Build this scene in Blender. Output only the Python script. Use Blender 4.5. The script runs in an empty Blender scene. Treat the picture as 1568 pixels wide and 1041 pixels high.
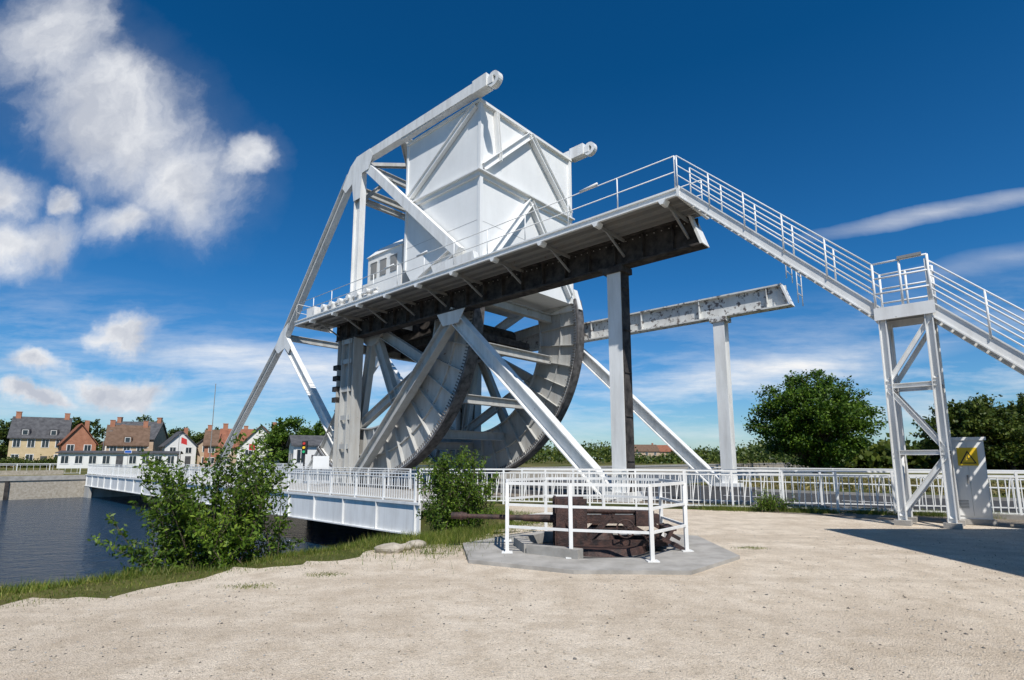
import bpy, bmesh, math, random
import numpy as np
from mathutils import Vector, Matrix
random.seed(7); rng=np.random.default_rng(7)
S=bpy.context.scene
Z=Vector((0,0,1))
A=Vector((-.7398,.6728,0)); P=Vector((.6728,.7398,0))
def B(s,t,z): return A*s+P*t+Z*z

# ------------------------------------------------------------ materials
def nt(name):
    m=bpy.data.materials.new(name); m.use_nodes=True
    t=m.node_tree; b=t.nodes['Principled BSDF']; return m,t,b
def N(t,typ,**k):
    n=t.nodes.new(typ)
    for a,v in k.items(): setattr(n,a,v)
    return n
def noise(t,scale,detail=6,rough=.6,vec=None,stretch=None,rot=None):
    g=N(t,'ShaderNodeNewGeometry'); src=g.outputs['Position'] if vec is None else vec
    if stretch:
        mp=N(t,'ShaderNodeMapping'); mp.inputs['Scale'].default_value=stretch
        if rot: mp.inputs['Rotation'].default_value=rot
        t.links.new(src,mp.inputs['Vector']); src=mp.outputs[0]
    n=N(t,'ShaderNodeTexNoise'); n.inputs['Scale'].default_value=scale
    n.inputs['Detail'].default_value=detail; n.inputs['Roughness'].default_value=rough
    t.links.new(src,n.inputs['Vector']); return n.outputs['Fac']
def ramp(t,fac,stops):
    r=N(t,'ShaderNodeValToRGB'); e=r.color_ramp.elements
    while len(e)<len(stops): e.new(.5)
    for i,(p,c) in enumerate(stops):
        e[i].position=p; e[i].color=(*c,1) if len(c)==3 else c
    t.links.new(fac,r.inputs[0]); return r.outputs[0]
def mix(t,f,a,b,mode='MIX'):
    m=N(t,'ShaderNodeMix',data_type='RGBA',blend_type=mode)
    for s,v in ((0,f),(6,a),(7,b)):
        if hasattr(v,'is_linked'): t.links.new(v,m.inputs[s])
        else: m.inputs[s].default_value=v if s==0 else (*v,1)
    return m.outputs[2]
def bump(t,b,h,strength=.3,dist=.02):
    n=N(t,'ShaderNodeBump'); n.inputs['Strength'].default_value=strength; n.inputs['Distance'].default_value=dist
    t.links.new(h,n.inputs['Height']); t.links.new(n.outputs[0],b.inputs['Normal'])
def simple(name,c1,c2,scale=2,rough=.6,bs=0,bscale=30,metal=0,lo=.35,hi=.65,spec=.5):
    m,t,b=nt(name); f=noise(t,scale)
    t.links.new(ramp(t,f,[(lo,c1),(hi,c2)]),b.inputs['Base Color'])
    b.inputs['Roughness'].default_value=rough; b.inputs['Metallic'].default_value=metal; b.inputs['Specular IOR Level'].default_value=spec
    if bs: bump(t,b,noise(t,bscale),bs)
    return m
def paint(name,base,dirt=(.33,.30,.26),rust=(.16,.08,.045),rustlo=.66,streak=.5):
    m,t,b=nt(name)
    st=noise(t,1.6,6,.65,stretch=(1.5,1.5,.22))
    c=mix(t,ramp(t,st,[(.42,(0,0,0)),(.75,(streak,)*3)]),base,dirt)
    big=noise(t,.5,4,.6); c=mix(t,1.0,c,ramp(t,big,[(.35,(.92,.92,.92)),(.65,(1,1,1))]),'MULTIPLY')
    rs=noise(t,3.2,10,.7)
    c=mix(t,ramp(t,rs,[(rustlo,(0,0,0)),(rustlo+.03,(1,1,1))]),c,rust)
    t.links.new(c,b.inputs['Base Color']); b.inputs['Roughness'].default_value=.5; b.inputs['Specular IOR Level'].default_value=.3
    bump(t,b,noise(t,6,4),.12,.02)
    return m
white=paint('white_paint',(.81,.81,.79),rustlo=.69,streak=.4)
whiteclean=paint('white_paint_clean',(.82,.82,.8),dirt=(.6,.58,.54),rustlo=.8,streak=.2)
plate=paint('counterweight_paint',(.84,.84,.82),dirt=(.66,.65,.62),rustlo=.85,streak=.22)
offwhite=paint('weathered_shade_paint',(.5,.5,.48),rustlo=.64,streak=.75)  # streaked, rusted white paint; base greyed to paint in shadow on the wheel webs
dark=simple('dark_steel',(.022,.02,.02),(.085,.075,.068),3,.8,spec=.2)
rimst=simple('wheel_tread_steel',(.05,.048,.048),(.17,.16,.155),3,.7,spec=.3)
peel=paint('peeling_paint',(.68,.68,.65),rust=(.14,.12,.11),rustlo=.55,streak=.5)
greyst=paint('grey_steel',(.26,.26,.255),rustlo=.66,streak=.7)
black=simple('black_rubber',(.015,.015,.017),(.03,.03,.03),5,.6)
rustm=simple('rusty_gunmetal',(.014,.009,.009),(.085,.042,.032),7,.65,.6,40)
concrete=simple('concrete',(.27,.255,.23),(.4,.38,.35),2.5,.9,.3,25)
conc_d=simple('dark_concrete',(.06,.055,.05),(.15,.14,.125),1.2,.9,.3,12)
asphalt=simple('asphalt',(.045,.045,.047),(.07,.068,.065),4,.9,.3,60,spec=.2)
bark=simple('bark',(.05,.035,.025),(.13,.1,.07),8,.9,.4,20)
stone=simple('stone',(.3,.26,.2),(.45,.4,.33),6,.9,.4,15)
glass=simple('window_glass',(.02,.03,.04),(.04,.05,.06),1,.12)
yellow=simple('yellow_sign',(.8,.52,.02),(.85,.58,.03),3,.5)
signred=simple('sign_red',(.5,.03,.03),(.55,.04,.03),3,.5)
signblue=simple('sign_blue',(.02,.1,.45),(.03,.12,.5),3,.5)
def gravel_mat(name='gravel',k=1.28):
    m,t,b=nt(name)
    big=noise(t,.3,6,.65); mid=noise(t,2.2,8,.72); fine=noise(t,85,3,.85); spk=noise(t,28,5,.8)
    trk=noise(t,.8,5,.6,stretch=(.13,1.5,1),rot=(0,0,.3))
    c=ramp(t,big,[(.3,(.47*k,.395*k,.31*k)),(.5,(.60*k,.52*k,.42*k)),(.72,(.66*k,.585*k,.485*k))])
    c=mix(t,ramp(t,mid,[(.38,(.6,.6,.6)),(.58,(0,0,0))]),c,(.40*k,.325*k,.24*k))
    c=mix(t,ramp(t,trk,[(.53,(0,0,0)),(.64,(.5,.5,.5))]),c,(.40*k,.33*k,.25*k))
    c=mix(t,.75,c,ramp(t,fine,[(.33,(.38,.36,.33)),(.5,(.97,.96,.95)),(.7,(1.3,1.28,1.25))]),'MULTIPLY')
    c=mix(t,.5,c,ramp(t,spk,[(.32,(.35,.32,.28)),(.45,(1,1,1)),(.62,(1,1,1)),(.72,(1.3,1.3,1.3))]),'MULTIPLY')
    t.links.new(c,b.inputs['Base Color']); b.inputs['Roughness'].default_value=.95; b.inputs['Specular IOR Level'].default_value=.15
    v=N(t,'ShaderNodeTexVoronoi'); v.inputs['Scale'].default_value=75
    g=N(t,'ShaderNodeNewGeometry'); t.links.new(g.outputs['Position'],v.inputs['Vector'])
    n2=noise(t,12,8,.78)
    ad=N(t,'ShaderNodeMath',operation='MULTIPLY_ADD'); t.links.new(n2,ad.inputs[0]); ad.inputs[1].default_value=2.6; t.links.new(v.outputs['Distance'],ad.inputs[2])
    bump(t,b,ad.outputs[0],.7,.02); return m
gravel=gravel_mat()
def ground_mat():
    m,t,b=nt('meadow'); f=noise(t,.12,8,.7); g=noise(t,2.5,6,.7)
    c=ramp(t,f,[(.35,(.05,.075,.018)),(.5,(.11,.11,.035)),(.62,(.22,.18,.08)),(.75,(.25,.2,.12))])
    c=mix(t,.6,c,ramp(t,g,[(.3,(.35,.35,.35)),(.7,(1.3,1.3,1.2))]),'MULTIPLY')
    t.links.new(c,b.inputs['Base Color']); b.inputs['Roughness'].default_value=1; b.inputs['Specular IOR Level'].default_value=.1
    bump(t,b,g,.8,.1); return m
meadow=ground_mat()
def water_mat():
    m,t,b=nt('canal_water'); b.inputs['Base Color'].default_value=(.006,.03,.065,1)
    b.inputs['Roughness'].default_value=.08; b.inputs['IOR'].default_value=1.33
    w=noise(t,1.2,5,.6,stretch=(1,1.8,1)); w2=noise(t,6,4,.6)
    ad=N(t,'ShaderNodeMath',operation='MULTIPLY_ADD'); t.links.new(w2,ad.inputs[0]); ad.inputs[1].default_value=.35; t.links.new(w,ad.inputs[2])
    bump(t,b,ad.outputs[0],1.0,.4); return m
watm=water_mat()
def leaf_mat(name,c1,c2,c3,tr=.3):
    m,t,b=nt(name); g=N(t,'ShaderNodeNewGeometry')
    c=ramp(t,g.outputs['Random Per Island'],[(0,c1),(.55,c2),(1,c3)])
    lv=noise(t,.9,3); c=mix(t,.8,c,ramp(t,lv,[(.35,(.5,.55,.5)),(.65,(1.3,1.25,1.0))]),'MULTIPLY')
    t.links.new(c,b.inputs['Base Color']); b.inputs['Roughness'].default_value=.5; b.inputs['Specular IOR Level'].default_value=.3
    tl=N(t,'ShaderNodeBsdfTranslucent'); t.links.new(c,tl.inputs[0])
    ms=N(t,'ShaderNodeMixShader'); ms.inputs[0].default_value=tr
    t.links.new(b.outputs[0],ms.inputs[1]); t.links.new(tl.outputs[0],ms.inputs[2])
    t.links.new(ms.outputs[0],t.nodes['Material Output'].inputs[0]); return m
leafA=leaf_mat('bush_leaves',(.04,.085,.01),(.1,.18,.02),(.22,.31,.045),.35)
leafB=leaf_mat('tree_leaves',(.035,.08,.008),(.075,.15,.014),(.16,.25,.03),.35)
leafC=leaf_mat('distant_leaves',(.04,.07,.014),(.08,.12,.02),(.15,.17,.035))
leafD=leaf_mat('dry_scrub',(.1,.1,.03),(.22,.18,.07),(.4,.32,.14))
grassm=leaf_mat('grass_blades',(.06,.1,.012),(.13,.19,.025),(.33,.3,.1))

# ------------------------------------------------------------ mesh builder
class MB:
    def __init__(s): s.v=[];s.f=[];s.m=[]
    def _b(s,pts,mi):
        o=len(s.v); s.v+= [tuple(p) for p in pts]
        for q in ((0,3,2,1),(4,5,6,7),(0,1,5,4),(1,2,6,5),(2,3,7,6),(3,0,4,7)):
            s.f.append(tuple(o+i for i in q)); s.m.append(mi)
    def bar(s,p,q,m,wm,n,wn,mi=0):
        s._b([e+m*(i*wm/2)+n*(j*wn/2) for e in (p,q) for i,j in ((-1,-1),(1,-1),(1,1),(-1,1))],mi)
    def beam(s,p,q,w,h,mi=0,up=Z):
        p=Vector(p);q=Vector(q);d=(q-p).normalized()
        if abs(d.dot(up))>.99: up=P if abs(d.dot(P))<.9 else A
        sd=d.cross(up).normalized(); u2=sd.cross(d)
        s.bar(p,q,sd,w,u2,h,mi)
    def box(s,x0,x1,y0,y1,z0,z1,mi=0):
        s.bar(Vector(((x0+x1)/2,(y0+y1)/2,z0)),Vector(((x0+x1)/2,(y0+y1)/2,z1)),Vector((1,0,0)),x1-x0,Vector((0,1,0)),y1-y0,mi)
    def bbox(s,s0,s1,t0,t1,z0,z1,mi=0):
        s.bar(B((s0+s1)/2,(t0+t1)/2,z0),B((s0+s1)/2,(t0+t1)/2,z1),A,s1-s0,P,t1-t0,mi)
    def hbeam(s,p,q,n,depth,width,mi=0,tf=.045,tw=.035,webmi=None):
        d=(q-p).normalized(); m=n.cross(d).normalized(); width+=random.uniform(-.01,.01)
        for k in (-1,1): s.bar(p+m*k*depth/2,q+m*k*depth/2,m,tf,n,width,mi)
        s.bar(p,q,m,depth-tf,n,tw,mi if webmi is None else webmi)
    def cyl(s,p,q,r1,r2=None,n=10,mi=0):
        p=Vector(p);q=Vector(q); r2=r1 if r2 is None else r2
        d=(q-p).normalized(); u=d.orthogonal().normalized(); w=d.cross(u); o=len(s.v)
        for e,r in ((p,r1),(q,r2)):
            for i in range(n):
                a=2*math.pi*i/n; s.v.append(tuple(e+u*r*math.cos(a)+w*r*math.sin(a)))
        for i in range(n):
            j=(i+1)%n; s.f.append((o+i,o+j,o+n+j,o+n+i)); s.m.append(mi)
        s.f.append(tuple(o+i for i in reversed(range(n)))); s.m.append(mi)
        s.f.append(tuple(o+n+i for i in range(n))); s.m.append(mi)
    def prism(s,pts,off,mi=0):
        n=len(pts); o=len(s.v); s.v+=[tuple(p) for p in pts]+[tuple(p+off) for p in pts]
        s.f.append(tuple(o+i for i in range(n))); s.m.append(mi)
        s.f.append(tuple(o+n+i for i in reversed(range(n)))); s.m.append(mi)
        for i in range(n):
            j=(i+1)%n; s.f.append((o+i,o+n+i,o+n+j,o+j)); s.m.append(mi)
    def plate(s,sz,t0,t1,mi=0): s.prism([B(a,t0,b) for a,b in sz],P*(t1-t0),mi)
    def arc(s,c,r0,r1,t0,t1,a0,a1,n,mi=0):
        o=len(s.v)
        for i in range(n+1):
            a=math.radians(a0+(a1-a0)*i/n)
            for r,t in ((r0,t0),(r1,t0),(r1,t1),(r0,t1)):
                s.v.append(tuple(B(c[0]-r*math.cos(a),t,c[1]+r*math.sin(a))))
        for i in range(n):
            for k in range(4):
                l=(k+1)%4; s.f.append((o+4*i+k,o+4*i+l,o+4*i+4+l,o+4*i+4+k)); s.m.append(mi)
        s.f.append((o,o+1,o+2,o+3)); s.m.append(mi); e=o+4*n; s.f.append((e+3,e+2,e+1,e)); s.m.append(mi)
    def obj(s,name,mats,parent=None,smooth=False):
        me=bpy.data.meshes.new(name); me.from_pydata(s.v,[],s.f); 
        if not isinstance(mats,(list,tuple)): mats=[mats]
        for m in mats: me.materials.append(m)
        me.polygons.foreach_set('material_index',s.m)
        bm=bmesh.new(); bm.from_mesh(me); bmesh.ops.recalc_face_normals(bm,faces=bm.faces); bm.to_mesh(me); bm.free()
        if smooth: me.shade_smooth()
        o=bpy.data.objects.new(name,me); S.collection.objects.link(o)
        if parent: o.parent=parent
        return o
def empty(name,loc=(0,0,0),rz=0):
    e=bpy.data.objects.new(name,None); S.collection.objects.link(e); e.location=loc; e.rotation_euler=(0,0,rz); e.empty_display_size=.3; return e

def leaves(name,C,L,W,mat,parent=None,upbias=0):
    n=len(C); u=rng.normal(size=(n,3)); u/=np.linalg.norm(u,axis=1)[:,None]
    w=rng.normal(size=(n,3)); w[:,2]*=(1-upbias)
    w-=(w*u).sum(1)[:,None]*u; w/=np.linalg.norm(w,axis=1)[:,None]
    k=rng.uniform(.6,1.3,(n,1)); u*=L*k; w*=W*k
    V=np.stack([C-u,C+w,C+u,C-w],1).reshape(-1,3).astype(np.float32)
    me=bpy.data.meshes.new(name); me.vertices.add(4*n); me.vertices.foreach_set('co',V.ravel())
    me.loops.add(4*n); me.loops.foreach_set('vertex_index',np.arange(4*n,dtype=np.int32))
    me.polygons.add(n); me.polygons.foreach_set('loop_start',np.arange(0,4*n,4,dtype=np.int32))
    me.update(calc_edges=True); me.validate(); me.materials.append(mat)
    o=bpy.data.objects.new(name,me); S.collection.objects.link(o)
    if parent: o.parent=parent
    return o

# ------------------------------------------------------------ terrain
def bank_edge(t):
    if t<11.3: e=9.0
    elif t<13: e=9+7*(t-11.3)/1.7
    else: e=16
    return e
def hgt(s,t):
    if s>=70.05: return 0.0
    x=(s-bank_edge(t)-.25*math.sin(t*1.3)-.15*math.sin(t*3.1))/5.0
    x=min(max(x,0),1); return -3.8*(x*x*(3-2*x))*1.0 - (.0 if x<=0 else .1*math.sin(s*3+t*2.1)*x)
sl=[-2500,-800,-300,-100,-40,-15,0,4]+list(np.arange(7,24,.4))+[26,30,40,55,69.9,70.05,75,90,130,220,500,1200,3000]
tl=[-3000,-1000,-400,-150,-60,-30,-20]+list(np.arange(-14,32,.5))+[34,40,60,100,200,500,1200,3000]
V=[tuple(B(s,t,hgt(s,t))) for s in sl for t in tl]; nt_=len(tl)
F=[(i*nt_+j,(i+1)*nt_+j,(i+1)*nt_+j+1,i*nt_+j+1) for i in range(len(sl)-1) for j in range(nt_-1)]
me=bpy.data.meshes.new('ground'); me.from_pydata(V,[],F); me.materials.append(meadow); me.shade_smooth()
g=bpy.data.objects.new('ground',me); S.collection.objects.link(g)
def sheet(name,pts,mat):
    me=bpy.data.meshes.new(name); me.from_pydata(pts,[],[tuple(range(len(pts)))]); me.materials.append(mat)
    o=bpy.data.objects.new(name,me); S.collection.objects.link(o); return o
sheet('water',[tuple(B(a,b,-2.2)) for a,b in ((6,-900),(69.98,-900),(69.98,2500),(6,2500))],watm)
FENCE=[B(16.2,12.8,0),Vector((-.3,19.9,0)),Vector((5.6,18.1,0)),Vector((13.8,15.2,0)),Vector((30,9.5,0))]
pts=[]
for i in range(420):
    t=-70+i*(80.6/419); j=.2*math.sin(t*2.3)+.14*math.sin(t*5.7+1)+.07*math.sin(t*13)+random.uniform(-.09,.09)
    pts.append(tuple(B(8.3+j,t,.005)))
for x,y in ((-1.0,11.5),(-.55,12.0),(-.4,12.6),(-.1,13.1),(.1,14.2),(-.05,15.2),(.0,16.5),(-.2,19.6),(5.6,17.8),(13.7,14.9),(29.9,9.2),(70,-5),(70,-60),(0,-70)): pts.append((x,y,.005))
sheet('gravel_ground',pts,gravel)
sheet('road',[tuple(B(a,b,.02)) for a,b in ((-90,20),(24,20),(24,28.2),(-90,28.2))],asphalt)
sheet('pavement',[tuple(B(a,b,.012)) for a,b in ((-30,17.6),(24,17.6),(24,20),(-30,20))],gravel_mat('pavement_gravel',.5))
mk=MB()
for i in range(18): mk.bbox(-60+i*4.5,-58+i*4.5,24.05,24.17,.024,.03)
mk.obj('road_marking',whiteclean)
kb=MB(); kb.bbox(-60,24,19.85,20.0,.0,.13); kb.bbox(-60,24,28.2,28.35,.0,.13); kb.obj('kerb',concrete)
pv=MB()
def pebble(x,y,r,z0=.005,mi=0):
    o=len(pv.v); sx,sy,sz=[r*random.uniform(.6,1.2) for _ in range(3)]; a=random.random()*3
    for p in ((1,0,0),(0,1,0),(-1,0,0),(0,-1,0),(0,0,1),(0,0,-1)):
        px,py=p[0]*sx,p[1]*sy; pv.v.append((x+px*math.cos(a)-py*math.sin(a),y+px*math.sin(a)+py*math.cos(a),z0+p[2]*sz*.6+r*.2))
    for q in ((0,1,4),(1,2,4),(2,3,4),(3,0,4),(1,0,5),(2,1,5),(3,2,5),(0,3,5)): pv.f.append(tuple(o+i for i in q)); pv.m.append(mi)
for i in range(16000):
    y=2.0+random.random()**1.6*11; x=random.uniform(-1,1)*y
    if -.7398*x+.6728*y<8 and not(-.8<x<3.7 and 7.8<y<12.2): pebble(x,y,random.choice([.004,.005,.007,.009,.012,.018 if random.random()<.3 else .006]),.005,random.choice([0,0,0,1,2]))
pv.obj('pebbles',[stone,conc_d,concrete])
for (x,y,r) in ((-2.1,9.75,.17),(-1.75,10.25,.13),(-1.9,10.0,.09)):
    bm=bmesh.new(); bmesh.ops.create_icosphere(bm,subdivisions=3,radius=r)
    for v in bm.verts:
        n=math.sin(v.co.x*23)+math.cos(v.co.y*19+1)+math.sin(v.co.z*27)+.4*math.sin(v.co.x*61+v.co.y*47); v.co*=1+.07*n; v.co.x*=1.4; v.co.z*=.7
    me=bpy.data.meshes.new('rock'); bm.to_mesh(me); bm.free(); me.materials.append(stone)
    o=bpy.data.objects.new('rock',me); o.location=(x,y,.05); S.collection.objects.link(o)
def blades(name,pos,hs,mat):
    n=len(pos); a=rng.uniform(0,6.28,n); w=rng.uniform(.003,.007,n)[:,None]
    d=np.stack([np.cos(a),np.sin(a),np.zeros(n)],1); lean=rng.normal(size=(n,3))*.4*hs[:,None]; lean[:,2]=hs
    V=np.stack([pos-d*w,pos+d*w,pos+lean],1).reshape(-1,3).astype(np.float32)
    me=bpy.data.meshes.new(name); me.vertices.add(3*n); me.vertices.foreach_set('co',V.ravel())
    me.loops.add(3*n); me.loops.foreach_set('vertex_index',np.arange(3*n,dtype=np.int32))
    me.polygons.add(n); me.polygons.foreach_set('loop_start',np.arange(0,3*n,3,dtype=np.int32))
    me.update(calc_edges=True); me.materials.append(mat)
    o=bpy.data.objects.new(name,me); S.collection.objects.link(o)
pl=[];hl=[]
for i in range(70000):
    t=random.uniform(-9,12.6); s_=random.gauss(9.25,.7)
    if s_<8.0+.2*math.sin(t*2.3)+random.gauss(0,.12): continue
    if t>11.4: s_+=random.uniform(0,4)
    pl.append(tuple(B(s_,t,hgt(s_,t)-.01))); hl.append(random.uniform(.02,.1)*(1.3 if s_>8.9 else .6)*(1.8 if random.random()<.06 else 1))
for i in range(16000):
    x=random.gauss(-1.5,.6); y=random.gauss(12.2,1.1); s_=-.7398*x+.6728*y; t=.6728*x+.7398*y
    pl.append((x,y,hgt(s_,t)-.01)); hl.append(random.uniform(.04,.22))
for i in range(14000):
    c=random.choice([.1,.13,.2,.35,.4,.42,.6,.75,.9]); k=min(1,max(0,random.gauss(c,.035)))
    a=FENCE[2]; b=FENCE[3]; p=a.lerp(b,k)+Vector((random.gauss(0,.1),random.gauss(-.05,.22),0))
    pl.append((p.x,p.y,0)); hl.append(random.uniform(.04,.22))
for i in range(1500):
    cx,cy=random.choice([(-3.3,7.2),(-2.6,7.9),(-1.3,9.6),(4.3,10.2)]); pl.append((random.gauss(cx,.16),random.gauss(cy,.08),0)); hl.append(random.uniform(.01,.035))
blades('grass',np.array(pl),np.array(hl),grassm)

# ------------------------------------------------------------ bascule bridge
BR=empty('bascule_bridge')
CT=(29.6,9.9); R=9.7
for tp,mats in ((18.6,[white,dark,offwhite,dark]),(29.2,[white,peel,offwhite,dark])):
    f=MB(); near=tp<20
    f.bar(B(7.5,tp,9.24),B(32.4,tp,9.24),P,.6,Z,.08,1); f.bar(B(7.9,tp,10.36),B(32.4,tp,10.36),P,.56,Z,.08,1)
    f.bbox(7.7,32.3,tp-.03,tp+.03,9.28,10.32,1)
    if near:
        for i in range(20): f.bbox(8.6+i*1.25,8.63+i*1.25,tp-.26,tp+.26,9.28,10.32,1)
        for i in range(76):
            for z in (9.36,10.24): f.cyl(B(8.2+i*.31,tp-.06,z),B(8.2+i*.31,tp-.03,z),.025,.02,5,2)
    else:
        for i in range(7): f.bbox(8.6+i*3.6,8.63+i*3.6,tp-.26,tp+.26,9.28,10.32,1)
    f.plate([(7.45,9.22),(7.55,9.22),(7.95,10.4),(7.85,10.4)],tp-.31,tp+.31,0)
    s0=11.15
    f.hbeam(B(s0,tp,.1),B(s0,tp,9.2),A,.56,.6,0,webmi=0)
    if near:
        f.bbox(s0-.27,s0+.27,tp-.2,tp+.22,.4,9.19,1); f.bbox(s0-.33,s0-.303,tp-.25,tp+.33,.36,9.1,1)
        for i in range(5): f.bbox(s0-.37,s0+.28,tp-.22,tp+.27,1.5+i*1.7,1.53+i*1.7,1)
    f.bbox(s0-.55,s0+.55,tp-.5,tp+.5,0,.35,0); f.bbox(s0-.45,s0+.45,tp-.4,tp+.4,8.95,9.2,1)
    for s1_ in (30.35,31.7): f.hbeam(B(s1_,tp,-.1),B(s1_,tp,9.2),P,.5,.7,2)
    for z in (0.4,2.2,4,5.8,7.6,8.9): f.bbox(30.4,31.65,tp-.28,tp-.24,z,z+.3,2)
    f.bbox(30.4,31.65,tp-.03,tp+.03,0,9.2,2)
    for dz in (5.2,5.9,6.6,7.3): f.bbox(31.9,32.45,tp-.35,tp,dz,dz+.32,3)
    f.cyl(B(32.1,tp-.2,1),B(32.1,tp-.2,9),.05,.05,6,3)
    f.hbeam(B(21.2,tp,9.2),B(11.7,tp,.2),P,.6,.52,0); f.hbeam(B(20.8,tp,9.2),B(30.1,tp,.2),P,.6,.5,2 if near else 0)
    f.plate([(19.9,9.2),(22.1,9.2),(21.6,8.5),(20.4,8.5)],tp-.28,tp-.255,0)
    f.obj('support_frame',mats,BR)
x=MB()
for s0,z in ((31,8.7),(31,3.0)): x.hbeam(B(s0,18.9,z),B(s0,28.9,z),A,.5,.4,0)
x.obj('frame_ties',offwhite,BR)
w=MB(); T0=16.5
w.bbox(7.5,34.5,T0,T0+.05,10.34,10.62,0); w.bbox(7.5,34.5,T0-.06,T0,10.56,10.62,0); w.bbox(7.5,34.5,T0-.06,T0,10.34,10.38,0)
w.bbox(7.5,34.5,T0+.05,18.9,10.5,10.58,1)
w.bbox(34.45,34.55,T0,19.2,10.3,10.64,0); w.bbox(7.4,7.5,T0-.06,18.9,10.3,10.66,0)
for tt in (17.1,17.7,18.2): w.bbox(7.6,34.3,tt,tt+.08,10.36,10.5,1)
k=8.0
while k<34.4:
    w.plate([(k,10.34),(k+.06,10.34),(k+.06,10.2),(k,10.2)],T0+.05,18.5,1)
    w.beam(B(k+.04,17.2,10.25),B(k+.04,18.5,9.6),.07,.08,1)
    w.plate([(k-.12,10.34),(k+.17,10.34),(k+.08,10.18),(k-.03,10.18)],T0-.1,T0+.25,0)
    k+=2.7
w.obj('elevated_walkway',[whiteclean,greyst],BR)
def rail_line(M,pts,h,step,rails,rp=.025,rr=.022,mi=0):
    for a,b in zip(pts[:-1],pts[1:]):
        L=(b-a).length; n=max(1,round(L/step))
        for i in range(n+1):
            p=a.lerp(b,i/n); M.cyl(p,p+Z*h,rp,rp,6,mi)
        for r in rails: M.cyl(a+Z*r,b+Z*r,rr,rr,6,mi)
w=MB(); rail_line(w,[B(7.55,T0,10.6),B(34.4,T0,10.6),B(34.4,18.6,10.6)],1.2,2.25,(.62,1.2))
rail_line(w,[B(7.55,18.7,10.6),B(18,18.7,10.6)],1.2,2.25,(.62,1.2))
rail_line(w,[B(7.5,29.6,10.5),B(7.5,28.6,10.5)],1.3,1,(.4,.8,1.3)); rail_line(w,[B(7.1,29.6,9.2),B(7.1,28.8,9.2)],2.3,.8,(.5,1.0,1.5,2.0,2.3))
for s0 in (11.4,21.5,24.3): w.cyl(B(s0,T0-.06,11.8),B(s0-.8,T0-.06,11.86),.05,.05,8)
w.obj('walkway_railing',whiteclean,BR,True)
w=MB()
for i,s0 in enumerate((27,28,29,30,31,32)):
    w.bbox(s0,s0+.5,17.2,17.7,10.6,11.15+.15*(i%3)); w.cyl(B(s0+.2,17.1,11.35),B(s0+.2,17.9,11.35),.17,.17,12)
w.cyl(B(26.4,17.4,11.4),B(32.8,17.4,11.4),.09,.09,8); w.cyl(B(26.4,17.8,11.0),B(32.8,17.8,11.0),.13,.13,8)
w.bbox(33,34,17,18.2,10.6,11.5); w.bbox(29.4,30.6,17.9,18.6,10.6,12.0)
w.obj('drive_machinery',white,BR)
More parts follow.
